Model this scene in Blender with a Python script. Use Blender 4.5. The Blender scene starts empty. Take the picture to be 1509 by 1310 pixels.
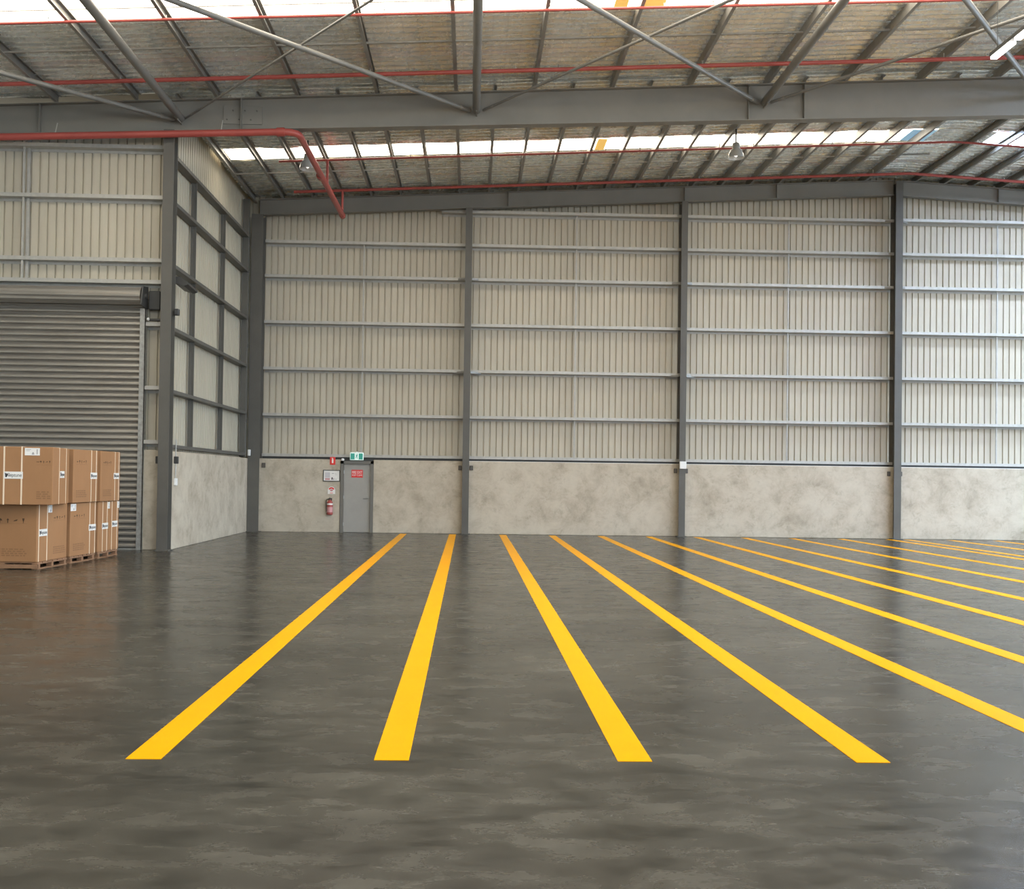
import bpy, bmesh, math, random
from mathutils import Vector, Matrix, noise
random.seed(7)
scene = bpy.context.scene
COL = scene.collection
PI = math.pi

# ------------------------------------------------------------------ helpers
class MB:
    """collects shapes and links them as one mesh object"""
    def __init__(s): s.v = []; s.f = []
    def add(s, vs, fs):
        o = len(s.v); s.v += [tuple(p) for p in vs]; s.f += [tuple(i + o for i in f) for f in fs]; return s
    def box(s, a, b):
        x0, y0, z0 = a; x1, y1, z1 = b
        return s.add([(x0,y0,z0),(x1,y0,z0),(x1,y1,z0),(x0,y1,z0),(x0,y0,z1),(x1,y0,z1),(x1,y1,z1),(x0,y1,z1)],
                     [(3,2,1,0),(4,5,6,7),(0,1,5,4),(1,2,6,5),(2,3,7,6),(3,0,4,7)])
    def bev(s, a, b, r=.01, seg=2):
        bm = bmesh.new(); bmesh.ops.create_cube(bm, size=1)
        c = [(p+q)/2 for p, q in zip(a, b)]; d = [q-p for p, q in zip(a, b)]
        for v in bm.verts: v.co = Vector([c[i]+v.co[i]*d[i] for i in range(3)])
        bmesh.ops.bevel(bm, geom=bm.edges[:], offset=r, segments=seg, affect='EDGES', profile=.5)
        return s.bm(bm)
    def bm(s, bm):
        bm.verts.ensure_lookup_table(); bm.verts.index_update()
        s.add([v.co[:] for v in bm.verts], [[v.index for v in f.verts] for f in bm.faces]); bm.free(); return s
    def prism(s, poly, p0, p1, ax, ay):
        """poly: 2D outline placed with axes ax, ay at p0 and p1"""
        p0, p1, ax, ay = Vector(p0), Vector(p1), Vector(ax), Vector(ay); n = len(poly)
        vs = [p0+ax*a+ay*b for a, b in poly] + [p1+ax*a+ay*b for a, b in poly]
        fs = [(i, (i+1) % n, n+(i+1) % n, n+i) for i in range(n)] + [tuple(range(n-1, -1, -1)), tuple(range(n, 2*n))]
        return s.add(vs, fs)
    def tube(s, pts, r, seg=12, caps=True):
        pts = [Vector(p) for p in pts]; n = len(pts); rings = []
        t0 = (pts[1]-pts[0]).normalized()
        u = t0.orthogonal().normalized()
        for i, p in enumerate(pts):
            if i == 0: t = t0
            elif i == n-1: t = (pts[-1]-pts[-2]).normalized()
            else: t = ((pts[i]-pts[i-1]).normalized()+(pts[i+1]-pts[i]).normalized()).normalized()
            u = (u - t*u.dot(t)).normalized(); w = t.cross(u)
            rr = r[i] if isinstance(r, (list, tuple)) else r
            rings.append([p+(u*math.cos(2*PI*k/seg)+w*math.sin(2*PI*k/seg))*rr for k in range(seg)])
        vs = [q for rg in rings for q in rg]; fs = []
        for i in range(n-1):
            for k in range(seg):
                k2 = (k+1) % seg
                fs.append((i*seg+k, i*seg+k2, (i+1)*seg+k2, (i+1)*seg+k))
        if caps: fs += [tuple(range(seg-1, -1, -1)), tuple(range((n-1)*seg, n*seg))]
        return s.add(vs, fs)
    def lathe(s, prof, c=(0,0,0), seg=24):
        c = Vector(c); vs = []; fs = []; n = len(prof)
        for r, z in prof:
            for k in range(seg):
                vs.append(c+Vector((r*math.cos(2*PI*k/seg), r*math.sin(2*PI*k/seg), z)))
        for i in range(n-1):
            for k in range(seg):
                k2 = (k+1) % seg
                fs.append((i*seg+k, i*seg+k2, (i+1)*seg+k2, (i+1)*seg+k))
        fs += [tuple(range(seg-1, -1, -1)), tuple(range((n-1)*seg, n*seg))]
        return s.add(vs, fs)
    def build(s, name, mat, parent=None, smooth=False):
        me = bpy.data.meshes.new(name); me.from_pydata(s.v, [], s.f); me.update()
        bm = bmesh.new(); bm.from_mesh(me); bmesh.ops.recalc_face_normals(bm, faces=bm.faces[:]); bm.to_mesh(me); bm.free()
        if smooth:
            for p in me.polygons: p.use_smooth = True
            try: me.set_sharp_from_angle(angle=math.radians(38))
            except Exception: pass
        me.materials.append(mat)
        o = bpy.data.objects.new(name, me); COL.objects.link(o)
        if parent is not None: o.parent = parent
        return o

def tag(o, label=None, cat=None, group=None, kind=None):
    if label: o['label'] = label
    if cat: o['category'] = cat
    if group: o['group'] = group
    if kind: o['kind'] = kind
    return o
def empty(name, loc=(0,0,0), rz=0):
    o = bpy.data.objects.new(name, None); COL.objects.link(o); o.location = loc; o.rotation_euler = (0,0,rz)
    o.empty_display_size = .1; return o
def struct(o, label, cat='structure'):
    return tag(o, label, cat, None, 'structure')
ORD = ['','first','second','third','fourth','fifth','sixth','seventh','eighth','ninth','tenth','eleventh','twelfth','thirteenth','fourteenth','fifteenth','sixteenth','seventeenth','eighteenth','nineteenth','twentieth','twenty-first','twenty-second','twenty-third','twenty-fourth']

# ------------------------------------------------------------------ materials
def mat(name, col, rough=.5, metal=0., spec=.5, emit=None, estr=0.):
    m = bpy.data.materials.new(name); m.use_nodes = True
    b = m.node_tree.nodes['Principled BSDF']
    b.inputs['Base Color'].default_value = (*col, 1); b.inputs['Roughness'].default_value = rough
    b.inputs['Metallic'].default_value = metal; b.inputs['Specular IOR Level'].default_value = spec
    if emit: b.inputs['Emission Color'].default_value = (*emit, 1); b.inputs['Emission Strength'].default_value = estr
    return m
def N(m, t, **kw):
    n = m.node_tree.nodes.new(t)
    for k, v in kw.items():
        if k in n.inputs: n.inputs[k].default_value = v
        else: setattr(n, k, v)
    return n
def L(m, a, ao, b, bi): m.node_tree.links.new(a.outputs[ao], b.inputs[bi])
def noisy(name, stops, scale=(1,1,1), nscale=3., detail=6, rough=.5, rr=None, bump=0., metal=0., spec=.5, distort=.0, nrough=.6, bscale=None):
    """procedural material: object-space noise through a colour ramp"""
    m = mat(name, stops[0][1], rough, metal, spec); b = m.node_tree.nodes['Principled BSDF']
    tc = N(m, 'ShaderNodeTexCoord'); mp = N(m, 'ShaderNodeMapping'); mp.inputs['Scale'].default_value = scale
    nz = N(m, 'ShaderNodeTexNoise', Scale=nscale, Detail=detail, Roughness=nrough, Distortion=distort)
    cr = N(m, 'ShaderNodeValToRGB'); e = cr.color_ramp.elements
    e[0].position, e[0].color = stops[0][0], (*stops[0][1], 1); e[1].position, e[1].color = stops[-1][0], (*stops[-1][1], 1)
    for p, c in stops[1:-1]:
        q = e.new(p); q.color = (*c, 1)
    L(m, tc, 'Object', mp, 'Vector'); L(m, mp, 'Vector', nz, 'Vector'); L(m, nz, 'Fac', cr, 'Fac'); L(m, cr, 'Color', b, 'Base Color')
    if rr:
        mr = N(m, 'ShaderNodeMapRange'); mr.inputs['From Min'].default_value = .3; mr.inputs['From Max'].default_value = .7
        mr.inputs['To Min'].default_value = rr[0]; mr.inputs['To Max'].default_value = rr[1]
        L(m, nz, 'Fac', mr, 'Value'); L(m, mr, 'Result', b, 'Roughness')
    if bump:
        n2 = N(m, 'ShaderNodeTexNoise', Scale=bscale or nscale*4, Detail=4); L(m, mp, 'Vector', n2, 'Vector')
        bp = N(m, 'ShaderNodeBump', Strength=bump, Distance=.02); L(m, n2, 'Fac', bp, 'Height'); L(m, bp, 'Normal', b, 'Normal')
    return m

M = {}
M['steel'] = noisy('grey_steel_paint', [(.3,(.098,.094,.083)),(.7,(.118,.113,.10))], nscale=2, rough=.5, spec=.4)
M['rafter'] = noisy('rafter_paint', [(.3,(.205,.197,.176)),(.7,(.235,.227,.203))], nscale=1.2, rough=.55, spec=.4)
M['tube'] = noisy('tube_paint', [(.3,(.14,.138,.128)),(.7,(.18,.177,.165))], nscale=2, rough=.42, spec=.5)
M['galv'] = noisy('galvanised_steel', [(.3,(.40,.39,.36)),(.7,(.49,.48,.45))], nscale=9, rough=.4, metal=.2)
M['purlin'] = noisy('purlin_galvanised', [(.3,(.22,.215,.2)),(.7,(.29,.285,.265))], nscale=6, rough=.42, metal=.25)
M['clad'] = noisy('wall_cladding', [(.3,(.49,.445,.355)),(.7,(.55,.505,.405))], scale=(1,1,.25), nscale=1.3, rough=.5, spec=.35)
M['white'] = mat('white_plastic', (.8,.8,.78), .4)
M['black'] = mat('black_plastic', (.02,.02,.02), .45)
M['dark'] = mat('dark_metal', (.05,.05,.048), .5)
M['bracket'] = mat('bracket_steel', (.10,.09,.078), .5)
M['red'] = mat('red_pipe_paint', (.38,.075,.062), .42)
M['redsign'] = mat('red_sign', (.75,.04,.035), .4)
M['yellow'] = noisy('yellow_line_paint', [(.25,(.86,.375,.0003)),(.75,(.91,.405,.0006))], nscale=2, rough=.36, spec=.03)
M['door'] = noisy('door_paint', [(.3,(.33,.315,.285)),(.7,(.37,.355,.32))], nscale=2, rough=.45)
M['doorframe'] = mat('door_frame_paint', (.16,.15,.13), .5)
M['chrome'] = mat('satin_steel', (.6,.6,.58), .28, 1.)
M['shutter'] = noisy('roller_shutter_steel', [(.3,(.27,.25,.22)),(.7,(.35,.33,.295))], scale=(.3,1,3), nscale=3, rough=.34, metal=.5)
M['guide'] = noisy('galvanised_guide', [(.3,(.26,.26,.24)),(.7,(.42,.42,.40))], nscale=14, rough=.45, metal=.3)
M['wood'] = noisy('pallet_timber', [(.25,(.22,.115,.06)),(.75,(.36,.20,.11))], scale=(1,1,6), nscale=5, rough=.75)
M['strap'] = mat('pale_plastic_strap', (.82,.66,.48), .4)
M['print'] = mat('brown_print', (.09,.045,.02), .8)
M['printpale'] = mat('pale_brown_print', (.27,.135,.06), .8)
M['paper'] = mat('white_paper', (.82,.8,.76), .6)
M['ink'] = mat('black_ink', (.03,.03,.035), .6)
M['greyink'] = mat('grey_ink', (.35,.33,.33), .6)
M['pinkink'] = mat('pink_ink', (.6,.3,.3), .6)
M['green'] = mat('exit_sign_green', (.03,.25,.19), .4, emit=(.05,.42,.33), estr=.45)
M['signwhite'] = mat('exit_sign_white', (.8,.9,.86), .4, emit=(.7,1,.9), estr=.55)
M['glasslamp'] = mat('lamp_glass', (.55,.55,.53), .15, 0., .7)
M['tubelight'] = mat('lit_tube', (1,1,1), .4, emit=(1,.97,.9), estr=14)
M['lampglow'] = mat('lamp_glow', (1,1,1), .4, emit=(1,.97,.92), estr=1.8)

# cardboard
M['card'] = noisy('cardboard', [(.25,(.345,.18,.085)),(.75,(.40,.21,.10))], scale=(1,1,.5), nscale=2, rough=.8, spec=.2)

# concrete wall panels
def concrete_panel():
    m = noisy('precast_concrete', [(.30,(.36,.31,.235)),(.44,(.47,.41,.32)),(.56,(.545,.485,.385)),(.75,(.60,.54,.44))], nscale=1.5, detail=10, rough=.75, bump=.1, distort=.3, nrough=.72, spec=.25)
    b = m.node_tree.nodes['Principled BSDF']
    cr = [n for n in m.node_tree.nodes if n.bl_idname == 'ShaderNodeValToRGB'][0]
    tc = [n for n in m.node_tree.nodes if n.bl_idname == 'ShaderNodeTexCoord'][0]
    # blotchy darker smears
    n2 = N(m, 'ShaderNodeTexNoise', Scale=3.1, Detail=10, Roughness=.78, Distortion=.5)
    c2 = N(m, 'ShaderNodeValToRGB'); c2.color_ramp.elements[0].position = .30; c2.color_ramp.elements[0].color = (.70,.69,.67,1)
    c2.color_ramp.elements[1].position = .47; c2.color_ramp.elements[1].color = (1,1,1,1)
    mx = N(m, 'ShaderNodeMixRGB', blend_type='MULTIPLY'); mx.inputs['Fac'].default_value = .85
    L(m, tc, 'Object', n2, 'Vector'); L(m, n2, 'Fac', c2, 'Fac'); L(m, cr, 'Color', mx, 'Color1'); L(m, c2, 'Color', mx, 'Color2'); L(m, mx, 'Color', b, 'Base Color')
    return m
M['concrete'] = concrete_panel()

# polished concrete floor
def floor_mat():
    m = mat('polished_concrete', (.12,.115,.1), .25, 0., .3); b = m.node_tree.nodes['Principled BSDF']
    tc = N(m, 'ShaderNodeTexCoord')
    mp = N(m, 'ShaderNodeMapping'); mp.inputs['Scale'].default_value = (.7,1.25,1); mp.inputs['Rotation'].default_value = (0,0,.12)
    L(m, tc, 'Object', mp, 'Vector')
    n1 = N(m, 'ShaderNodeTexNoise', Scale=.6, Detail=11, Roughness=.72, Distortion=.25); L(m, mp, 'Vector', n1, 'Vector')
    n2 = N(m, 'ShaderNodeTexNoise', Scale=3.2, Detail=9, Roughness=.64, Distortion=.3); L(m, mp, 'Vector', n2, 'Vector')
    a = N(m, 'ShaderNodeMath', operation='MULTIPLY_ADD'); a.inputs[1].default_value = .55; L(m, n1, 'Fac', a, 0)
    k = N(m, 'ShaderNodeMath', operation='MULTIPLY'); k.inputs[1].default_value = .45; L(m, n2, 'Fac', k, 0); L(m, k, 'Value', a, 2)
    cr = N(m, 'ShaderNodeValToRGB'); e = cr.color_ramp.elements
    e[0].position, e[0].color = .36, (.023,.0215,.017,1); e[1].position, e[1].color = .68, (.135,.127,.102,1)
    q = e.new(.44); q.color = (.037,.0345,.027,1); q = e.new(.52); q.color = (.056,.052,.041,1); q = e.new(.6); q.color = (.085,.079,.063,1)
    L(m, a, 'Value', cr, 'Fac')
    # long thin pale scuffs
    mp2 = N(m, 'ShaderNodeMapping'); mp2.inputs['Scale'].default_value = (.5,2.6,1); mp2.inputs['Rotation'].default_value = (0,0,-.2); L(m, tc, 'Object', mp2, 'Vector')
    n3 = N(m, 'ShaderNodeTexNoise', Scale=1.7, Detail=8, Roughness=.66, Distortion=.5); L(m, mp2, 'Vector', n3, 'Vector')
    c3 = N(m, 'ShaderNodeValToRGB'); c3.color_ramp.elements[0].position = .60; c3.color_ramp.elements[0].color = (0,0,0,1); c3.color_ramp.elements[1].position = .78; c3.color_ramp.elements[1].color = (1,1,1,1)
    L(m, n3, 'Fac', c3, 'Fac')
    mx = N(m, 'ShaderNodeMixRGB', blend_type='MIX'); mx.inputs['Color2'].default_value = (.20,.187,.15,1)
    k2 = N(m, 'ShaderNodeMath', operation='MULTIPLY'); k2.inputs[1].default_value = .38; L(m, c3, 'Color', k2, 0); L(m, k2, 'Value', mx, 'Fac'); L(m, cr, 'Color', mx, 'Color1')
    L(m, mx, 'Color', b, 'Base Color')
    mr = N(m, 'ShaderNodeMapRange'); mr.inputs['From Min'].default_value = .35; mr.inputs['From Max'].default_value = .65; mr.inputs['To Min'].default_value = .17; mr.inputs['To Max'].default_value = .32
    L(m, n2, 'Fac', mr, 'Value'); L(m, mr, 'Result', b, 'Roughness')
    bp = N(m, 'ShaderNodeBump', Strength=.02, Distance=.004); L(m, n2, 'Fac', bp, 'Height'); L(m, bp, 'Normal', b, 'Normal')
    return m
M['floor'] = floor_mat()

# roof insulation foil
def foil_mat():
    m = mat('insulation_foil', (.8,.78,.7), .24, .62, .5); b = m.node_tree.nodes['Principled BSDF']
    tc = N(m, 'ShaderNodeTexCoord')
    mp = N(m, 'ShaderNodeMapping'); mp.inputs['Scale'].default_value = (2.2,5,1); L(m, tc, 'Object', mp, 'Vector')
    n1 = N(m, 'ShaderNodeTexNoise', Scale=1.6, Detail=5, Roughness=.6, Distortion=.6); L(m, mp, 'Vector', n1, 'Vector')
    bp = N(m, 'ShaderNodeBump', Strength=.12, Distance=.03); L(m, n1, 'Fac', bp, 'Height'); L(m, bp, 'Normal', b, 'Normal')
    mr = N(m, 'ShaderNodeMapRange'); mr.inputs['To Min'].default_value = .2; mr.inputs['To Max'].default_value = .34; L(m, n1, 'Fac', mr, 'Value'); L(m, mr, 'Result', b, 'Roughness')
    # safety mesh wires: thin lines running with the purlins
    sx = N(m, 'ShaderNodeSeparateXYZ'); L(m, tc, 'Object', sx, 'Vector')
    k = N(m, 'ShaderNodeMath', operation='MULTIPLY'); k.inputs[1].default_value = 1/.29; L(m, sx, 'X', k, 0)
    fr = N(m, 'ShaderNodeMath', operation='FRACT'); L(m, k, 'Value', fr, 0)
    lt = N(m, 'ShaderNodeMath', operation='LESS_THAN'); lt.inputs[1].default_value = .05; L(m, fr, 'Value', lt, 0)
    mx = N(m, 'ShaderNodeMixRGB'); mx.inputs['Color1'].default_value = (.90,.94,.93,1); mx.inputs['Color2'].default_value = (.74,.77,.76,1)
    L(m, lt, 'Value', mx, 'Fac'); L(m, mx, 'Color', b, 'Base Color')
    return m
M['foil'] = foil_mat()

# translucent roof sheet lit by the sky above it
def sky_sheet(name, col, strg):
    m = mat(name, (.8,.8,.78), .4, emit=col, estr=strg); b = m.node_tree.nodes['Principled BSDF']
    tc = N(m, 'ShaderNodeTexCoord'); mp = N(m, 'ShaderNodeMapping'); mp.inputs['Scale'].default_value = (.8,9,1); L(m, tc, 'Object', mp, 'Vector')
    n1 = N(m, 'ShaderNodeTexNoise', Scale=2.5, Detail=4); L(m, mp, 'Vector', n1, 'Vector')
    mr = N(m, 'ShaderNodeMapRange'); mr.inputs['From Min'].default_value = .3; mr.inputs['From Max'].default_value = .7; mr.inputs['To Min'].default_value = strg*.75; mr.inputs['To Max'].default_value = strg*1.2
    L(m, n1, 'Fac', mr, 'Value'); L(m, mr, 'Result', b, 'Emission Strength'); return m
M['skylight'] = sky_sheet('translucent_roof_sheet', (1,.90,.74), 13.)
M['skyblue'] = sky_sheet('translucent_sheet_facing_blue_sky', (.66,.80,1.06), 60.)
M['amber'] = mat('amber_film', (.8,.5,.1), .4, emit=(1,.62,.16), estr=1.1)
M['bluefilm'] = mat('blue_film', (.3,.5,.7), .4, emit=(.35,.62,.85), estr=.8)

# ------------------------------------------------------------------ dimensions
RX = 12.7                       # ridge
def zt(x): return 10.2 + .0525*(x if x <= RX else 2*RX-x)      # underside of purlins / top of rafters
YW = 30.8                       # back cladding
YC = 30.2                       # inner face of back wall columns
YF = 22.3                       # inner face of the frame where the building steps
XL, XR = -14., 24.
YB = -14.

# ------------------------------------------------------------------ floor
struct(MB().box((XL-1,YB-14,-.3),(XR+14,31.2,0)).build('floor', M['floor']), 'polished grey concrete warehouse floor', 'floor')

# ------------------------------------------------------------------ cladding sheets
def ribbed(name, axis, c, a, b, z0, ztop, inward, mt, label, period=.19, pan=.148, depth=.042):
    """vertical ribbed sheet; axis 'x': runs along X at Y=c (inward = sign of Y the room lies on)"""
    mb = MB(); pts = []; t = a
    while t < b:
        for d, off in ((0,0),(pan,0),(pan+.008,depth),(period-.008,depth)):
            if t+d <= b: pts.append((t+d, off))
        t += period
    pts.append((b, 0)); vs = []
    for s, off in pts:
        q = c - inward*off
        for z in (z0, ztop(s)):
            vs.append((s,q,z) if axis == 'x' else (q,s,z))
    fs = [(2*i, 2*i+2, 2*i+3, 2*i+1) for i in range(len(pts)-1)]
    mb.add(vs, fs)
    o = mb.build(name, mt)
    return struct(o, label, 'wall')
ribbed('wall_back', 'x', YW, -6.85, XR, 2.2, lambda s: zt(s)+.33, -1, M['clad'], 'off-white ribbed metal cladding of the back wall')
ribbed('wall_return', 'y', -6.83, 22.6, YW, 2.2, lambda s: zt(-6.8)+.22, 1, M['clad'], 'ribbed metal cladding of the return wall beside the roller shutter')
ribbed('wall_left', 'x', 22.78, XL, -6.8, 2.2, lambda s: zt(s)-.02, -1, M['clad'], 'ribbed metal cladding above the roller shutter')
struct(MB().box((XL-.2,YB,0),(XL,22.8,zt(XL)+.22)).build('wall_side', M['clad']), 'side wall left of the camera', 'wall')
# outer skins so the sheets have a back
struct(MB().box((-6.95,YW+.05,0),(XR,YW+.1,9.9)).build('wall_outer', M['clad']), 'outer skin of the back wall', 'wall')

wr = MB(); zr = zt(XR)+.22
for y0, y1, z0 in ((YB,2.,0),(2.,13.,5.6),(13.,18.5,0),(18.5,30.2,9.4),(30.2,YW,0)): wr.box((XR,y0,z0),(XR+.2,y1,zr))
struct(wr.build('wall_right', M['clad']), 'right wall with tall loading door openings', 'wall')
# concrete dado panels
def panel(n, a, b, label):
    return struct(MB().bev(a, b, .012, 1).build('trim_%d' % n, M['concrete']), label, 'concrete panel')
PY0, PY1 = 30.43, 30.6
panel(1, (-6.44,PY0,0), (-3.90,PY1,2.17), 'mottled concrete panel left of the exit door')
panel(2, (-2.92,PY0,0), (-.19,PY1,2.17), 'mottled concrete panel right of the exit door')
panel(3, (-.15,PY0,0), (6.27,PY1,2.17), 'mottled concrete panel with a dark scratch, second bay of the back wall')
panel(4, (6.31,PY0,0), (12.78,PY1,2.17), 'mottled concrete panel left of the ridge column')
panel(5, (12.82,PY0,0), (19.2,PY1,2.17), 'mottled concrete panel right of the ridge column')
panel(6, (19.24,PY0,0), (XR,PY1,2.17), 'concrete panel at the far right of the back wall')
panel(7, (-6.76,22.62,0), (-6.6,30.3,2.17), 'pale concrete panel of the return wall')
panel(8, (-7.22,22.62,0), (-6.77,22.77,2.2), 'brown concrete strip between roller shutter and column')

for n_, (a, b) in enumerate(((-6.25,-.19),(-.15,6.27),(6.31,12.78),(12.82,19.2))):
    q = struct(MB().box((a,30.61,2.12),(b,30.63,2.25)).build('trim_%d' % (9+n_), M['dark']), 'dark strip painting the shaded gap between concrete panel and lowest girt, %s bay' % ORD[n_+1], 'gap_shade')  # dark strip paints in the shade of the gap below the girt
    if n_: MB().box((a,30.44,2.17),(b,30.6,2.18)).build('leak_light_line', M['white'], q)  # white strip painted as the line of daylight leaking over the panels
# ------------------------------------------------------------------ roof
SKY = [(26.42,27.33),(17.3,18.95),(9.2,10.6),(.6,2.0),(-8.2,-6.8)]
def foil_strip(x0, x1, y0, y1, fine):
    mb = MB(); sy = .03 if fine else 2.; sx = .22 if fine else 3.
    ny = max(1, int((y1-y0)/sy)); nx = max(1, int(abs(x1-x0)/sx)); vs = []
    for j in range(ny+1):
        y = y0+(y1-y0)*j/ny
        for i in range(nx+1):
            x = x0+(x1-x0)*i/nx; z = zt(x)+.225
            if fine:
                w = noise.noise((x*.9, y*1.1, 3.)); w2 = noise.noise((x*2.3, y*3.5, 9.))
                q_ = math.sin(2*PI*(y+.07*w)/.225); z += .03*(abs(q_)**.7)*(1 if q_ > 0 else -1)*(0.8+.5*w) + .014*w2
            vs.append((x,y,z))
    fs = [(j*(nx+1)+i, j*(nx+1)+i+1, (j+1)*(nx+1)+i+1, (j+1)*(nx+1)+i) for j in range(ny) for i in range(nx)]
    return mb.add(vs, fs)
ceil = MB()
edges = [YB]
for a, b in reversed(SKY): edges += [a, b]
edges.append(YW)
for k in range(0, len(edges), 2):
    y0, y1 = edges[k], edges[k+1]; fine = y1 > 12
    for yy0, yy1 in (((y0, 22.6), (22.6, y1)) if y0 < 22.6 < y1 else ((y0, y1),)):
        xl = -6.9 if yy0 >= 22.6 else XL
        if fine and yy0 < 13: ceil.add(*(lambda q: (q.v, q.f))(foil_strip(xl, RX, yy0, 14., False))); yy0 = 14.
        for a, b in ((xl, RX), (RX, XR)):
            q = foil_strip(a, b, yy0, yy1, fine); ceil.add(q.v, q.f)
# foil closing the ends of the skylight strips
q = foil_strip(XL, -10.5, 17.3, 18.95, True); ceil.add(q.v, q.f)
for a, b in SKY:
    q = foil_strip(12.25, RX, a, b, False); ceil.add(q.v, q.f); q = foil_strip(RX, 13.85, a, b, False); ceil.add(q.v, q.f)
struct(ceil.build('ceiling', M['foil'], smooth=True), 'silver insulation foil under the roof sheets', 'ceiling')
# weatherproof roof skin above
sk = MB()
for a, b in ((XL,RX),(RX,XR)):
    sk.add([(a,YB,zt(a)+.34),(b,YB,zt(b)+.34),(b,YW+.1,zt(b)+.34),(a,YW+.1,zt(a)+.34)], [(0,1,2,3)])
struct(sk.build('ceiling_outer', M['clad']), 'roof sheeting above the foil', 'ceiling')
SKLAB = ['translucent skylight strip over the end bay nearest the back wall','translucent skylight strip over the front bay at the top edge']
n = 0
for i, (a, b) in enumerate(SKY):
    for x0, x1, side in ((-6.55 if i == 0 else -10.5 if i == 1 else XL+.5, 12.25, 'left'), (13.85, XR-.5, 'right')):
        n += 1; nx = int((b-a)/.05); vs = []; mb = MB()
        for j in range(nx+1):
            y = a+(b-a)*j/nx; dz = .25+.012*math.sin(2*PI*y/.2)
            vs += [(x0,y,zt(x0)+dz),(x1,y,zt(x1)+dz)]
        mb.add(vs, [(2*j,2*j+1,2*j+3,2*j+2) for j in range(nx)])
        w = struct(mb.build('window_%d' % n, M['skylight' if side == 'left' else 'skyblue'], smooth=True), (SKLAB[i] if i < 2 else 'skylight strip behind the camera, bay %s' % ORD[i-1])+', %s slope' % side, 'skylight')
        if i == 0 and side == 'left':
            for q0, q1 in ((3.0,3.12),(3.2,3.45)):
                MB().box((q0,26.44,zt(q0)+.222),(q1,27.3,zt(q0)+.232)).build('film_patch', M['amber'], w)['label'] = 'amber patch on the skylight'
            MB().box((11.55,26.44,zt(11.9)+.215),(12.2,27.3,zt(11.9)+.225)).build('film_patch', M['bluefilm'], w)['label'] = 'blue patch at the ridge end'
        if i == 1 and side == 'left':
            mb = MB(); mb.prism([(-.012,0),(.012,0),(.012,.02),(-.012,.02)], (x0,18.5,zt(x0)+.215), (x1,18.5,zt(x1)+.215), (0,1,0), (0,0,1)); mb.build('lap_joint', M['purlin'], w)
            for q0, q1 in ((2.55,2.8),(3.1,3.5)):
                MB().box((q0,18.6,zt(q0)+.222),(q1,18.93,zt(q0)+.232)).build('film_patch', M['amber'], w)['label'] = 'amber patch on the skylight'

# ------------------------------------------------------------------ steel sections
def cee(d, w, t=.006, lip=.02):
    """C outline, web along +b of length d, flanges towards +a"""
    return [(0,0),(w,0),(w,lip),(w-t,lip),(w-t,t),(t,t),(t,d-t),(w-t,d-t),(w-t,d-lip),(w,d-lip),(w,d),(0,d)]
def ibeam(mb, p0, p1, up, side, depth, width, tf=.016, tw=.01):
    """I section, p0-p1 runs along the centre of its bottom"""
    h = width/2
    mb.prism([(-h,0),(h,0),(h,tf),(-h,tf)], p0, p1, side, up)
    mb.prism([(-h,depth-tf),(h,depth-tf),(h,depth),(-h,depth)], p0, p1, side, up)
    mb.prism([(-tw/2,tf),(tw/2,tf),(tw/2,depth-tf),(-tw/2,depth-tf)], p0, p1, side, up)

# back wall columns
COLS = [(-6.42,.34,'dark grey steel corner column where the back wall meets the return wall'),
        (-.17,.2,'dark grey steel column right of the exit door on the back wall'),
        (6.29,.19,'dark grey steel column carrying a small white box, middle of back wall'),
        (12.8,.22,'dark grey steel ridge column, tallest on the back wall')]
for cx, w, lab in COLS:
    t = tag(empty('steel_column', (cx,30.4,0)), lab, 'column', 'steel columns of the back wall')
    top = zt(cx)-.47 if cx < 12 else zt(cx)-.05
    mb = MB(); ibeam(mb, (0,.2,0), (0,.2,top), (0,-1,0), (1,0,0), .4, w, .018, .012); mb.build('shaft', M['steel'], t)
    MB().bev((-w/2-.05,-.25,0),(w/2+.05,.02,.02),.004,1).build('base_plate', M['steel'], t)
    if cx > -6:
        for s in (-1,1):
            MB().bev((s*(w/2+.07)-.05,.0,1.9),(s*(w/2+.07)+.05,.03,2.04),.01,1).build('panel_bracket', M['bracket'], t)
        for zz in (7.66,4.86) if cx < 12 else (9.68,7.66):
            for s in (-1,1):
                MB().prism([(-.03,0),(.03,0),(.03,.006),(-.03,.006)], (s*w/2,.0,zz-.03), (s*.42,.21,zz-.03), (0,0,1), (s*.6,-.8,0)).build('fly_brace', M['purlin'], t)
    else:
        MB().bev((w/2+.03,.0,1.9),(w/2+.14,.03,2.04),.01,1).build('panel_bracket', M['bracket'], t)
# free-standing corner column of the step, and the small column closing the return wall
t = tag(empty('steel_column', (-6.69,22.45,0)), 'dark grey steel column at the outer corner beside the roller shutter', 'column')
mb = MB(); ibeam(mb, (0,.15,0), (0,.15,zt(-6.69)-.66), (0,-1,0), (1,0,0), .3, .23, .018, .012); mb.build('shaft', M['steel'], t)
MB().bev((-.16,-.19,0),(.16,.14,.02),.004,1).build('base_plate', M['steel'], t)
for s in (-1,1): MB().bev((s*.2-.05,.12,1.9),(s*.2+.05,.17,2.06),.01,1).build('panel_bracket', M['dark'], t)
t = tag(empty('wall_end_post', (-6.68,29.95,0)), 'dark steel post closing the return wall girts beside the corner column', 'post')
MB().bev((-.1,-.06,2.2),(.08,.06,zt(-6.7)-.1),.006,1).build('shaft', M['steel'], t)
for k in range(3): MB().bev((.08,-.05,3.2+2.2*k),(.1,.05,3.3+2.2*k),.004,1).build('cleat', M['steel'], t)

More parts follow.
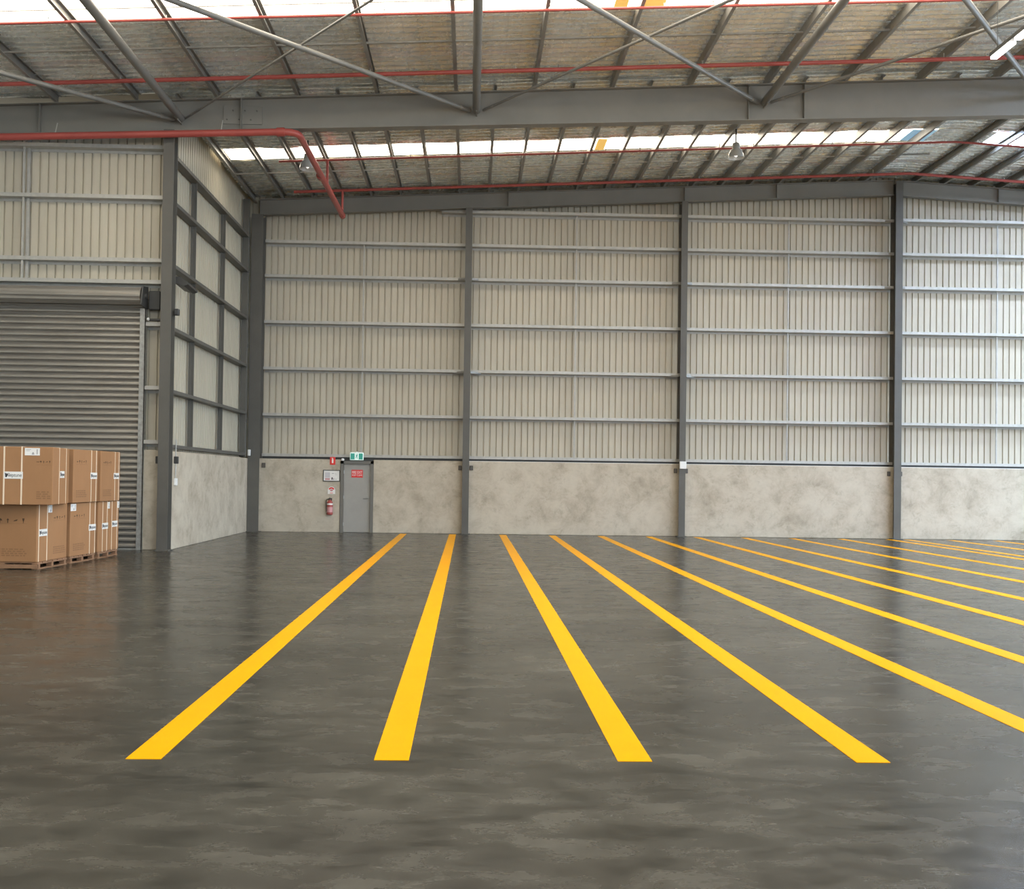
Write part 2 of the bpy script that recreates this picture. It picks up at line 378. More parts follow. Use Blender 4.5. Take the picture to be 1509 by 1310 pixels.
# girts
GZ = [2.29,3.5,4.88,6.27,7.65,8.68,9.69]
def girt_x(x0, x1, z, yi, yo, lab, group):
    mb = MB(); w = yo-yi
    # horizontal web seen from below, inner flange standing up
    prof = [(0,-.008),(w-.006,-.008),(w-.006,-.07),(w,-.07),(w,0),(.006,0),(.006,.07),(.025,.07),(.025,.076),(0,.076)]
    mb.prism(prof, (x0,yi,z-.04), (x1,yi,z-.04), (0,1,0), (0,0,1))
    return tag(mb.build('girt', M['galv']), lab, 'girt', group)
BAYS = [(-6.25,-.19,'exit-door bay'),(-.15,6.27,'second bay from the left'),(6.31,12.78,'bay left of the ridge column'),(12.82,19.2,'bay right of the ridge column')]
for bi, (x0, x1, nm) in enumerate(BAYS):
    for gi, z in enumerate(GZ):
        zz = z if not (bi == 3 and gi == 6) else 9.72
        if bi == 0 and gi == 6: a, b = -1.0, x1
        else: a, b = x0, x1
        girt_x(a, b, zz, 30.53, 30.79, 'galvanised girt, %s up from the concrete, in the %s' % (ORD[gi+1], nm), 'girts of the back wall')
    xm = (x0+x1)/2+(.03 if bi else -.1); t = MB(); zs = GZ if bi else GZ[:-1]
    for gi in range(len(zs)-1):
        t.box((xm-.018,30.64,zs[gi]+.03),(xm+.018,30.68,zs[gi+1]-.045))
    tag(t.build('girt_bridging', M['galv']), 'thin vertical bridging channel halfway along the %s' % nm, 'bridging', 'vertical bridging of the back wall')
for gi, z in enumerate(GZ[:-1]):
    mb = MB(); prof = [(0,0),(.2,0),(.2,.07),(.194,.07),(.194,.006),(.006,.006),(.006,.08),(0,.08)]
    # inner flange to the room (+X)
    mb.prism([(.2-a, b) for a, b in prof], (-6.80,22.62,z-.05), (-6.80,30.0,z-.05), (1,0,0), (0,0,1))
    tag(mb.build('girt', M['galv' if gi > 20 else 'steel']), 'dark steel girt of the return wall, %s up from the concrete' % ORD[gi+1], 'girt', 'girts of the return wall')
for yy, lab in ((24.5,'near'),(27.35,'far')):
    mb = MB()
    for gi in range(len(GZ)-2):
        mb.box((-6.78,yy-.05,GZ[gi]+.02),(-6.72,yy+.05,GZ[gi+1]-.05)); mb.box((-6.72,yy-.012,GZ[gi]+.03),(-6.66,yy+.012,GZ[gi+1]-.05))
    tag(mb.build('girt_bridging', M['steel']), 'vertical steel bridging post of the return wall, %s the roller shutter corner' % ('nearer to' if lab == 'near' else 'farther from'), 'bridging', 'return wall bridging')
LG = [(8.88,'topmost, under the red main pipe'),(7.77,'second from the top'),(6.38,'third from the top'),(5.9,'lowest, just above the shutter drum')]
for z, s in LG:
    girt_x(XL, -6.82, z, 22.56, 22.77, 'pale girt above the roller shutter, %s' % s, 'girts above the roller shutter')
for z, s in ((4.97,'upper'),(3.57,'middle'),(2.38,'lower')):
    girt_x(-7.2, -6.82, z, 22.56, 22.77, 'short %s girt between shutter guide and corner column' % s, 'short girts beside the roller shutter')
mb = MB()
for a, b in ((6.41,7.72),(7.8,8.83),(8.9,9.45),(5.93,6.33)): mb.box((-9.95,22.6,a),(-9.91,22.64,b)); mb.box((-9.9,22.7,a),(-9.84,22.76,b))
tag(mb.build('girt_bridging', M['galv']), 'vertical bridging channel tying the girts above the roller shutter', 'bridging')

# rafters
def rafter(x0, x1, yc, depth0, depth1, width, name, lab, stiff=(), group=None, topdrop=0.):
    t = tag(empty(name, (x0,yc,zt(x0)-depth0)), lab, 'rafter', group); n = 12
    o = Vector((x0,yc,zt(x0)-depth0)); web = MB(); fl = MB(); fb = MB(); h = width/2; xs = [x0+(x1-x0)*i/n for i in range(n+1)]
    def dep(x):
        k = (x-x0)/(x1-x0); return depth0+(depth1-depth0)*k
    for i in range(n):
        a, b = xs[i], xs[i+1]
        A, B = Vector((a,yc,zt(a)-topdrop))-o, Vector((b,yc,zt(b)-topdrop))-o
        da, db = dep(a), dep(b)
        for (y0, y1, t0, t1) in ((-h,h,0,.018),):
            fl.add([A+Vector((0,y0,-t0)),B+Vector((0,y0,-t0)),B+Vector((0,y1,-t0)),A+Vector((0,y1,-t0)),A+Vector((0,y0,-t1)),B+Vector((0,y0,-t1)),B+Vector((0,y1,-t1)),A+Vector((0,y1,-t1))],
                   [(0,1,2,3),(7,6,5,4),(0,4,5,1),(2,6,7,3),(0,3,7,4),(1,5,6,2)])
            fb.add([A+Vector((0,y0,-da)),B+Vector((0,y0,-db)),B+Vector((0,y1,-db)),A+Vector((0,y1,-da)),A+Vector((0,y0,-da+.018)),B+Vector((0,y0,-db+.018)),B+Vector((0,y1,-db+.018)),A+Vector((0,y1,-da+.018))],
                   [(3,2,1,0),(4,5,6,7),(0,1,5,4),(2,3,7,6),(0,4,7,3),(1,2,6,5)])
        web.add([A+Vector((0,-.006,-.018)),B+Vector((0,-.006,-.018)),B+Vector((0,-.006,-db+.018)),A+Vector((0,-.006,-da+.018)),A+Vector((0,.006,-.018)),B+Vector((0,.006,-.018)),B+Vector((0,.006,-db+.018)),A+Vector((0,.006,-da+.018))],
                [(0,1,2,3),(7,6,5,4)])
    web.build('web', M['rafter'], t); fl.build('flange', M['rafter'], t)
    fb.build('flange', M['rafter'], t)
    for sx in stiff:
        A = Vector((sx,yc,zt(sx)-topdrop))-o
        MB().box(A+Vector((-.008,-h+.01,-dep(sx)+.02)), A+Vector((.008,h-.01,-.02))).build('stiffener', M['rafter'], t)
    return t
rafter(XL, RX, 22.43, .62, .88, .25, 'roof_rafter', 'deep grey steel rafter spanning the hall above the red main pipe, left slope', (-9.5,-5.15,6.05,7.3))
rafter(RX, 23.9, 22.43, .88, .7, .25, 'roof_rafter', 'deep grey steel rafter at the upper right, falling away past the ridge', (13.6,16.))
rafter(-6.4, RX-.02, 30.4, .46, .46, .2, 'gable_rafter', 'grey steel gable rafter on top of the back wall, left slope', (-3.95,1.0,6.3,9.1))
rafter(RX+.22, 23.9, 30.4, .46, .46, .2, 'gable_rafter', 'grey steel gable rafter on top of the back wall, right of ridge column', (15.9,))
# splice on the main rafter
t = tag(empty('splice_plate', (-5.0,22.3,9.55)), 'bolted splice plate on the deep rafter above the corner column', 'plate')
MB().bev((-.55,.1,-.18),(.3,.118,.22),.004,1).build('plate', M['rafter'], t)
for k in range(6): MB().tube([(-.47+.13*k,.1,.12 if k % 2 else -.08),(-.47+.13*k,.082,.12 if k % 2 else -.08)], .016, 6).build('bolt', M['steel'], t)

# purlins
PC = cee(.2, .07, .006, .02)
def purlin(x, y0, y1, lab, grp):
    s = 1 if x < RX else -1
    mb = MB(); mb.prism(PC, (x-.035*s,y0,zt(x)), (x-.035*s,y1,zt(x)), (s,0,0), (0,0,1))
    return tag(mb.build('purlin', M['purlin']), lab, 'purlin', grp)
k = 0
xs = [-.46+.875*i for i in range(-7, 15)]
for i, x in enumerate(xs): purlin(x, 22.5, 30.75, 'galvanised end-bay roof purlin, %s from the left along the end-bay skylight' % ORD[i+1], 'end bay purlins left of the ridge')
for i in range(6):
    x = 13.35+.875*i; purlin(x, 22.5, 30.75, 'galvanised end-bay roof purlin, %s right of the ridge' % ORD[i+1], 'end bay purlins right of the ridge')
xs2 = [-.46+1.735*i for i in range(-5, 8)]
for i, x in enumerate(xs2): purlin(x, 14.2, 22.5, 'galvanised front-bay roof purlin above the deep rafter, %s from the left' % ORD[i+1], 'front bay purlins')
for yb, x0, x1, lab in ((28.0,-6.6,RX,'row of bridging bars between the end-bay purlins'),(19.85,-9.2,RX,'row of bridging bars between the front-bay purlins')):
    mb = MB(); a = Vector((x0,yb,zt(x0)+.06)); b = Vector((x1,yb,zt(x1)+.06))
    mb.prism([(-.018,-.018),(.018,-.018),(.018,.018),(-.018,.018)], a, b, (0,1,0), (0,0,1))
    tag(mb.build('purlin_bridging', M['purlin']), lab, 'bridging')

# roof struts and bracing between the two frames
YN = 15.
def node(x, y, dz=-.42): return Vector((x,y,zt(x)+dz))
for x, lab in ((-6.45,'round steel roof strut above the return wall corner, leftmost of three'),(.0,'round steel roof strut running straight to the camera, middle of three'),(6.4,'round steel roof strut, rightmost of the three, above the second column')):
    t = tag(empty('roof_strut', (x,22.33,zt(x)-.42)), lab, 'strut', 'round roof struts')
    MB().tube([(0,0,0),(0,YN-22.33,0)], .085, 16).build('tube', M['tube'], t, True)
    MB().box((-.01,-.25,-.12),(.01,.06,.12)).build('cleat', M['rafter'], t)
def brace(x0, y0, x1, y1, r, lab, dz0, dz1):
    a, b = node(x0,y0,dz0), node(x1,y1,dz1); t = tag(empty('roof_brace', a), lab, 'brace', 'diagonal roof braces')
    MB().tube([Vector((0,0,0)), b-a], r, 10).build('tube', M['tube'], t, True)
    d = (b-a).normalized(); MB().tube([d*-.02, d*.35], [r*.5, r*1.15], 8).build('end_cleat', M['rafter'], t)
brace(-.15,22.33,-6.45,YN,.05,'thick diagonal roof brace left of the middle strut, crossing a thin rod',-.42,-.55)
brace(-6.35,22.33,.0,YN,.024,'thin diagonal roof rod rising right from the leftmost strut',-.42,-.42)
brace(6.25,22.33,.0,YN,.05,'thick diagonal roof brace between middle and right struts',-.42,-.55)
brace(.15,22.33,6.4,YN,.03,'thin diagonal roof rod rising right from the middle strut',-.42,-.42)
brace(-6.6,22.33,-12.9,YN,.05,'diagonal roof brace at the far left, under the skylight',-.44,-.55)
brace(6.55,22.33,12.7,YN,.035,'diagonal roof rod rising right from the rightmost strut',-.42,-.5)
brace(12.6,22.33,6.5,YN,.055,'thick diagonal roof brace in the upper right corner by the light',-.42,-.5)

# ------------------------------------------------------------------ sprinkler pipes
def slope_pipe(y, r, off, xa, xb, lab, heads):
    t = tag(empty('sprinkler_pipe', (RX,y,zt(RX)+off)), lab, 'pipe', 'red sprinkler branch pipes')
    def P(x): return Vector((x-RX,0,zt(x)-zt(RX)))
    MB().tube([P(xa),P(RX),P(xb)] if xb > RX else [P(xa),P(xb)], r, 12).build('pipe', M['red'], t, True)
    x = heads
    while x < min(xb, 17):
        p = P(x)
        MB().tube([p+Vector((0,0,r)),p+Vector((0,0,-off+.02))], .009, 6).build('hanger', M['galv'], t)
        q = p+Vector((.9,0,0)); q.z = P(x+.9).z
        MB().lathe([(.018,0),(.018,.03),(.008,.035),(.008,.06),(.028,.065),(.028,.07)], q+Vector((0,0,r-.01)), 8).build('sprinkler_head', M['chrome'], t)
        x += 3.0
    return t
slope_pipe(18.37,.026,-.06,-10.5,16,'thin red sprinkler pipe along the edge of the front skylight',-8.6)
slope_pipe(20.97,.043,-.11,-12.5,22,'red sprinkler pipe just above the deep rafter, in the front bay',-11.2)
slope_pipe(26.45,.028,-.12,-5.1,20,'thin red sprinkler pipe along the edge of the end-bay skylight',-2.6)
slope_pipe(29.25,.04,-.12,-5.2,22,'red sprinkler pipe close to the top of the back wall',-3.4)
t = tag(empty('sprinkler_main', (-3.87,22.12,9.14)), 'thick red main fire pipe under the deep rafter, bending towards the back wall', 'pipe')
def bend(a, c, b, n=6):
    a, c, b = Vector(a), Vector(c), Vector(b); return [a*(1-s)**2+c*2*s*(1-s)+b*s*s for s in [i/n for i in range(n+1)]]
MB().tube([(-10,0,-.42)]+bend((-.35,0,-.015),(0,0,0),(0,.35,0))+[(.06,7.1,.03)], .075, 16).build('pipe', M['red'], t, True)
MB().tube([(-.45,0,-.02),(-.28,0,-.012)], .095, 16).build('coupling', M['red'], t, True)
MB().tube([(.0,3.2,.01),(.0,3.4,.01)], .09, 16).build('coupling', M['red'], t, True)
MB().tube([(.02,4.33,.05),(.02,4.33,zt(-3.85)-.12-9.14)], .035, 10).build('riser', M['red'], t, True)
MB().tube([(.06,7.13,.02),(.06,7.13,zt(-3.81)-.12-9.14)], .035, 10).build('riser', M['red'], t, True)
MB().tube([(.06,7.05,.03),(.06,7.25,.03)], .085, 14).build('end_cap', M['red'], t, True)
for x in (-1.65,-5.2):
    MB().tube([(x,0,x*.042+.05),(x,.12,x*.042+.32)], .012, 6).build('hanger', M['galv'], t)

# ------------------------------------------------------------------ lamps
def high_bay(p, drop, lab):
    t = tag(empty('high_bay_lamp', p), lab, 'lamp', 'high bay lamps over the end bay')
    MB().tube([(0,0,.2),(0,0,drop)], .02, 8).build('stem', M['dark'], t)
    MB().lathe([(.05,.22),(.09,.2),(.1,.1),(.085,.05)], (0,0,0), 16).build('gear_housing', M['galv'], t, True)
    MB().lathe([(.09,.07),(.14,.02),(.19,-.08),(.205,-.17),(.195,-.17),(.18,-.08),(.13,.01)], (0,0,0), 24).build('shade', M['glasslamp'], t, True)
    MB().lathe([(.03,0),(.05,-.06),(.04,-.12),(.01,-.15)], (0,0,0), 12).build('bulb', M['lampglow'], t, True)
high_bay((-4.17,25.3,9.45), 10.0-9.45, 'clear-shaded hanging lamp beside the bend of the red main pipe')
high_bay((6.54,25.3,9.98), zt(6.54)-9.98+.02, 'clear-shaded hanging lamp below the skylight, right of picture centre')
for x in (-.5,4.5,9.5):  # added lamps outside the view, put in to brighten the ceiling
    t_ = tag(empty('high_bay_lamp', (x,12.6,8.0)), 'added unseen lamp over the middle of the hall, brightening the ceiling', 'lamp', 'added fill lamps out of view')  # added fill lamp, not one of the end-bay high bay lamps
    MB().tube([(0,0,.2),(0,0,zt(x)-8.)], .02, 8).build('stem', M['dark'], t_)
    MB().lathe([(.05,.22),(.09,.2),(.1,.1),(.085,.05)], (0,0,0), 16).build('gear_housing', M['galv'], t_, True)
    MB().lathe([(.03,.04),(.09,0),(.11,-.08),(.08,-.16),(.02,-.19)], (0,0,0), 16).build('bulb', M['lampglow'], t_, True)
    li = bpy.data.lights.new('ceiling_fill_light', 'POINT'); li.energy = 600; li.color = (1,.97,.88); li.shadow_soft_size = .35
    lo = bpy.data.objects.new('ceiling_fill_light', li); COL.objects.link(lo); lo.parent = t_; lo.location = (0,0,-.55)
def linear(p, lab):
    t = tag(empty('linear_light', p), lab, 'lamp')
    MB().bev((-.08,-.75,.03),(.08,.75,.1),.01,1).build('housing', M['dark'], t)
    for a in (-.74,.07): MB().bev((-.06,a,-.02),(.06,a+.67,.03),.012,2).build('tube', M['tubelight'], t)
    for y in (-.6,.6): MB().tube([(0,y,.1),(0,y,zt(p[0])-p[2]+.2)], .006, 6).build('suspension_wire', M['dark'], t)
linear((9.37,17.35,9.42), 'bright suspended tube light in the upper right corner')

# ------------------------------------------------------------------ painted lines
LINES = [(-1.98,-1.92),(-.53,-.45),(.95,1.0),(2.41,2.44),(3.86,3.88),(5.29,5.33),(6.72,6.75),(8.14,8.18),(9.58,9.62),(11.04,11.1),(12.5,12.52),(13.05,13.07),(14.36,14.4),(15.76,15.72)]
WHICH = ['leftmost of the yellow floor lines, starting right of the exit door','second yellow floor line from the left, ending at the first column','third yellow floor line from the left','fourth yellow floor line from the left','fifth yellow floor line from the left','sixth yellow floor line from the left','seventh yellow floor line from the left','eighth yellow floor line from the left','ninth yellow floor line from the left','tenth yellow floor line from the left','eleventh yellow floor line from the left, ending at the ridge column','twelfth yellow floor line from the left, close beside the eleventh','thirteenth yellow floor line from the left','last yellow floor line at the far right']
for (xf, xn), lab in zip(LINES, WHICH):
    xn = -1.905 if xf == -1.98 else xn; h = .103; yn, yf = 6.07, 30.1
    mb = MB().add([(xn-h,yn,0),(xn+h,yn,0),(xf+h,yf,0),(xf-h,yf,0),(xn-h,yn,.003),(xn+h,yn,.003),(xf+h,yf,.003),(xf-h,yf,.003)], [(3,2,1,0),(4,5,6,7),(0,1,5,4),(1,2,6,5),(2,3,7,6),(3,0,4,7)])
    tag(mb.build('painted_line', M['yellow']), lab, 'floor line', 'yellow parking lines on the floor')

# ------------------------------------------------------------------ text
def text_mesh(s, size, name, m, parent, loc, rot, ext=.001, wfit=None):
    cu = bpy.data.curves.new('t', 'FONT'); cu.body = s; cu.size = size; cu.extrude = ext; cu.align_x = 'CENTER'; cu.align_y = 'CENTER'
    o = bpy.data.objects.new('t', cu); COL.objects.link(o)
    dg = bpy.context.evaluated_depsgraph_get(); me = bpy.data.meshes.new_from_object(o.evaluated_get(dg)); bpy.data.objects.remove(o); bpy.data.curves.remove(cu)
    if wfit:
        w = max(v.co.x for v in me.vertices)-min(v.co.x for v in me.vertices)
        for v in me.vertices: v.co.x *= wfit/w
    me.materials.clear(); me.materials.append(m); me.name = name
    o = bpy.data.objects.new(name, me); COL.objects.link(o); o.parent = parent; o.location = loc; o.rotation_euler = rot
    return o
FRONT = (PI/2,0,0)          # text facing -Y
SIDE = (PI/2,0,PI/2)        # text facing +X

# ------------------------------------------------------------------ exit door
d = struct(empty('door_1', (-3.4,30.5,0)), 'grey exit door with red sign in the back wall', 'door')
fr = MB(); fr.box((-.49,-.09,0),(-.4,.1,2.13)); fr.box((.4,-.09,0),(.49,.1,2.13)); fr.box((-.49,-.09,2.045),(.49,.1,2.13)); fr.build('door_frame', M['doorframe'], d)
MB().bev((-.398,-.02,.008),(.398,.03,2.043),.004,1).build('door_leaf', M['door'], d)
hd = MB().lathe([(.028,0),(.028,.008)], (0,0,0), 16)
hd.v = [(x+.335,-.02-z,y+1.03) for x, y, z in hd.v]
hd.tube([(.335,-.02,1.03),(.335,-.065,1.03),(.19,-.065,1.02)], .014, 8); hd.build('door_handle', M['guide'], d, True)
for z in (.25,1.05,1.8): MB().tube([(-.395,-.028,z-.05),(-.395,-.028,z+.05)], .009, 8).build('hinge', M['chrome'], d)
sg = MB().box((-.175,-.024,1.64),(.165,-.0205,1.87)).build('door_sign', M['redsign'], d); sg['label'] = 'red and white warning sign on the door'
text_mesh('FIRE EXIT', .115, 'lettering', M['paper'], sg, (-.005,-.026,1.79), FRONT, wfit=.3)
text_mesh('KEEP CLEAR', .072, 'lettering', M['paper'], sg, (-.005,-.026,1.708), FRONT, wfit=.3)
# exit sign
t = tag(empty('exit_sign', (-3.41,30.36,2.27)), 'green and white illuminated exit sign above the grey door', 'exit sign')
MB().bev((-.2,-.03,-.115),(.2,.03,.115),.012,2).build('housing', M['signwhite'], t)
MB().box((-.18,-.034,-.093),(-.06,-.029,.085)).build('green_panel', M['green'], t)
MB().box((.06,-.034,-.093),(.18,-.029,.085)).build('green_panel', M['green'], t)
man = MB()
def seg(x0,z0,x1,z1,w): 
    a, b = Vector((x0,-.034,z0)), Vector((x1,-.034,z1)); nn = Vector((-(b-a).z,0,(b-a).x)).normalized()*w/2
    man.add([a+nn,b+nn,b-nn,a-nn,a+nn+Vector((0,.004,0)),b+nn+Vector((0,.004,0)),b-nn+Vector((0,.004,0)),a-nn+Vector((0,.004,0))],[(0,1,2,3),(7,6,5,4),(0,4,5,1),(1,5,6,2),(2,6,7,3),(3,7,4,0)])
seg(.008,.045,-.004,-.01,.03); seg(-.004,-.01,-.03,-.055,.014); seg(-.004,-.01,.022,-.03,.014); seg(.022,-.03,.018,-.07,.013); seg(.008,.04,.034,.015,.011); seg(.008,.04,-.024,.022,.011)
man.lathe([(.0005,-.014),(.011,-.008),(.014,0),(.011,.008),(.0005,.014)], (.014,-.03,.064), 10); man.build('running_figure', M['green'], t)
MB().box((-.02,.0,.1),(.02,.2,.14)).build('wall_bracket', M['white'], t)
# fire location sign (red, white pictogram)
t = tag(empty('fire_sign', (-4.13,30.42,2.13)), 'small red fire sign with a white pictogram, left of the exit sign', 'sign')
MB().bev((-.08,-.006,-.12),(.08,.006,.11),.004,1).build('panel', M['redsign'], t)
g = MB().box((-.024,-.009,-.07),(.024,-.0055,.045)); g.box((-.01,-.009,.045),(.01,-.0055,.065)); g.box((-.03,-.009,.065),(.018,-.0055,.08)); g.build('pictogram', M['paper'], t)
# evacuation plan
t = tag(empty('evacuation_plan', (-4.155,30.42,1.685)), 'framed evacuation diagram on the concrete beside the exit door', 'notice')
f = MB(); f.box((-.25,-.015,-.17),(.25,.008,-.15)); f.box((-.25,-.015,.15),(.25,.008,.17)); f.box((-.25,-.015,-.15),(-.23,.008,.15)); f.box((.23,-.015,-.15),(.25,.008,.15)); f.build('frame', M['black'], t)
pp = MB().box((-.23,-.006,-.15),(.23,.004,.15)).build('sheet', M['paper'], t)
MB().box((-.19,-.008,-.06),(-.05,-.0055,.1)).build('plan_drawing', mat('plan_grey', (.6,.57,.58), .6), pp)
MB().box((-.19,-.008,-.13),(-.05,-.0055,-.075)).build('red_panel', M['pinkink'], pp)
q = MB(); q.box((.0,-.008,-.12),(.035,-.0055,-.05)); q.build('dark_panel', M['ink'], pp)
q = MB(); q.box((.01,-.008,.06),(.07,-.0055,.075)); q.box((.09,-.008,.06),(.15,-.0055,.068)); q.box((.05,-.008,-.12),(.08,-.0055,-.08)); q.box((.11,-.008,-.11),(.15,-.0055,-.095)); q.box((.11,-.008,.02),(.16,-.0055,.028)); q.build('text_lines', M['greyink'], pp)
# extinguisher location sign (white, red arc)
t = tag(empty('extinguisher_sign', (-4.15,30.42,1.25)), 'white sign with a red arch above the fire extinguisher', 'sign')
out = [(.11*math.cos(a),.11*math.sin(a)) for a in [PI*i/16 for i in range(17)]]+[(-.11,-.11),(.11,-.11)]
MB().prism(out, (0,.004,0), (0,-.004,0), (1,0,0), (0,0,1)).build('panel', M['paper'], t)
arc = [(.092*math.cos(a),.092*math.sin(a)) for a in [.35+(PI-.7)*i/14 for i in range(15)]]+[(.05*math.cos(a),.05*math.sin(a)) for a in [PI-.35-(PI-.7)*i/14 for i in range(15)]]
MB().prism(arc, (0,-.003,0), (0,-.007,0), (1,0,0), (0,0,1)).build('red_arch', M['redsign'], t)
MB().prism([(.045*math.cos(a),.005+.03*math.sin(a)) for a in [2*PI*i/16 for i in range(16)]], (0,-.003,-.005), (0,-.007,-.005), (1,0,0), (0,0,1)).build('pictogram', M['pinkink'], t)
MB().box((-.045,-.007,-.085),(.045,-.003,-.07)).build('text_line', M['redsign'], t)
# extinguisher
t = tag(empty('fire_extinguisher', (-4.18,30.33,.52)), 'red fire extinguisher hanging on the concrete left of the exit door', 'fire extinguisher')
MB().lathe([(.06,0),(.085,.012),(.09,.03),(.09,.34),(.082,.385),(.055,.42),(.03,.435),(.03,.455)], (0,0,0), 24).build('cylinder', M['red'], t, True)
MB().lathe([(.0905,.30),(.0912,.31),(.0912,.335),(.0905,.345)], (0,0,0), 24).build('white_band', M['paper'], t, True)
MB().lathe([(.0905,.08),(.0912,.085),(.0912,.23),(.0905,.235)], (0,0,0), 24).build('label_wrap', M['pinkink'], t, True)
v = MB().lathe([(.022,.45),(.022,.49)], (0,0,0), 12); v.box((-.012,-.07,.485),(.012,.03,.497)); v.box((-.012,-.08,.51),(.012,.02,.52)); v.build('valve', M['black'], t, True)
MB().tube([(0,-.02,.47)]+bend((-.05,-.02,.47),(-.13,-.02,.46),(-.11,-.01,.33))+[(-.1,0,.1)], .011, 8).build('hose', M['black'], t, True)
MB().box((-.05,.085,.33),(.05,.1,.5)).build('wall_hook', M['dark'], t)
# small fittings
t = tag(MB().bev((6.2,30.14,2.03),(6.4,30.2,2.25),.012,2).build('junction_box', M['white']), 'small white box on the second column from the exit door', 'junction box')
tag(MB().lathe([(.045,-.03),(.05,0),(.04,.03),(.015,.045)], (-3.83,30.4,2.165), 14).build('sensor', M['white'], None, True), 'tiny white sensor at the top left corner of exit door frame', 'sensor')
t = tag(empty('power_outlet', (-6.6,22.87,1.5)), 'small white outlet with conduit on the return wall concrete', 'outlet')
MB().bev((0,-.07,-.08),(.05,.07,.08),.01,2).build('box', M['white'], t); MB().tube([(.02,0,.08),(.02,0,.95)], .012, 8).build('conduit', M['galv'], t)
tag(MB().bev((-6.58,30.1,2.24),(-6.5,30.16,2.42),.01,1).build('cable_box', M['white']), 'small white cap at the far end of the return wall concrete', 'cable box')
t = tag(empty('wall_floodlight', (-6.6,22.95,5.9)), 'dark angled fitting high on the return wall behind the corner column', 'lamp')
MB().prism([(0,0),(.0,.14),(.12,.14),(.3,.02),(.3,-.03),(.2,-.06)], (-.02,-.3,0), (-.02,.5,-.04), (1,0,0), (0,0,1)).build('body', M['dark'], t)
MB().box((-.2,.0,.05),(0,.08,.12)).build('bracket', M['steel'], t)
tag(MB().bev((-6.57,22.48,5.16),(-6.47,22.6,5.3),.01,1).build('switch_box', M['dark']), 'small dark box on the right side of the outer corner column', 'switch box')

# ------------------------------------------------------------------ roller shutter
d = struct(empty('door_2', (-7.3,22.6,0)), 'grey roller shutter behind the cardboard boxes', 'door')
prof = []; z = .03
while z < 5.42:
    for dz, dy in ((0,.022),(.012,.016),(.022,-.022),(.034,-.038),(.055,-.04),(.085,-.026),(.112,.0),(.126,.02)): prof.append((z+dz, dy))
    z += .132
vs = []
for zz, dy in prof: vs += [(XL+7.3,dy,zz),(.04,dy,zz)]
MB().add(vs, [(2*i,2*i+1,2*i+3,2*i+2) for i in range(len(prof)-1)]).build('curtain', M['shutter'], d, True)
MB().box((XL+7.3,-.03,0),(.04,.02,.035)).build('bottom_rail', M['guide'], d)
g = MB(); g.box((-.02,-.06,0),(.1,-.045,5.3)); g.box((.085,-.06,0),(.1,.08,5.3)); g.box((-.02,.03,0),(.1,.045,5.3)); g.build('guide_rail', M['guide'], d)
dr = []
for i in range(40):
    a = 2*PI*i/40; rr = .185+(.008 if i % 4 < 2 else -.004); dr.append((rr*math.cos(a), rr*math.sin(a)))
MB().prism(dr, (XL+7.3,-.16,5.55), (.06,-.16,5.55), (0,1,0), (0,0,1)).build('drum', M['shutter'], d)
MB().tube([(.06,-.16,5.55),(.16,-.16,5.55)], .05, 12).build('axle', M['dark'], d, True)
MB().prism([(-.42,-.22),(.04,-.26),(.04,.24),(-.3,.2)], (.09,0,5.55), (.12,0,5.55), (0,1,0), (0,0,1)).build('end_bracket', M['dark'], d)
MB().bev((.14,-.02,5.28),(.4,.1,5.7),.02,1).build('motor', M['dark'], d)
MB().tube([(.14,-.06,5.05),(.48,-.06,5.05)], .03, 8).build('chain_bracket', M['dark'], d)
MB().lathe([(.02,-.03),(.035,0),(.02,.03)], (.17,-.1,5.06), 12).build('sensor_cap', M['white'], d, True)

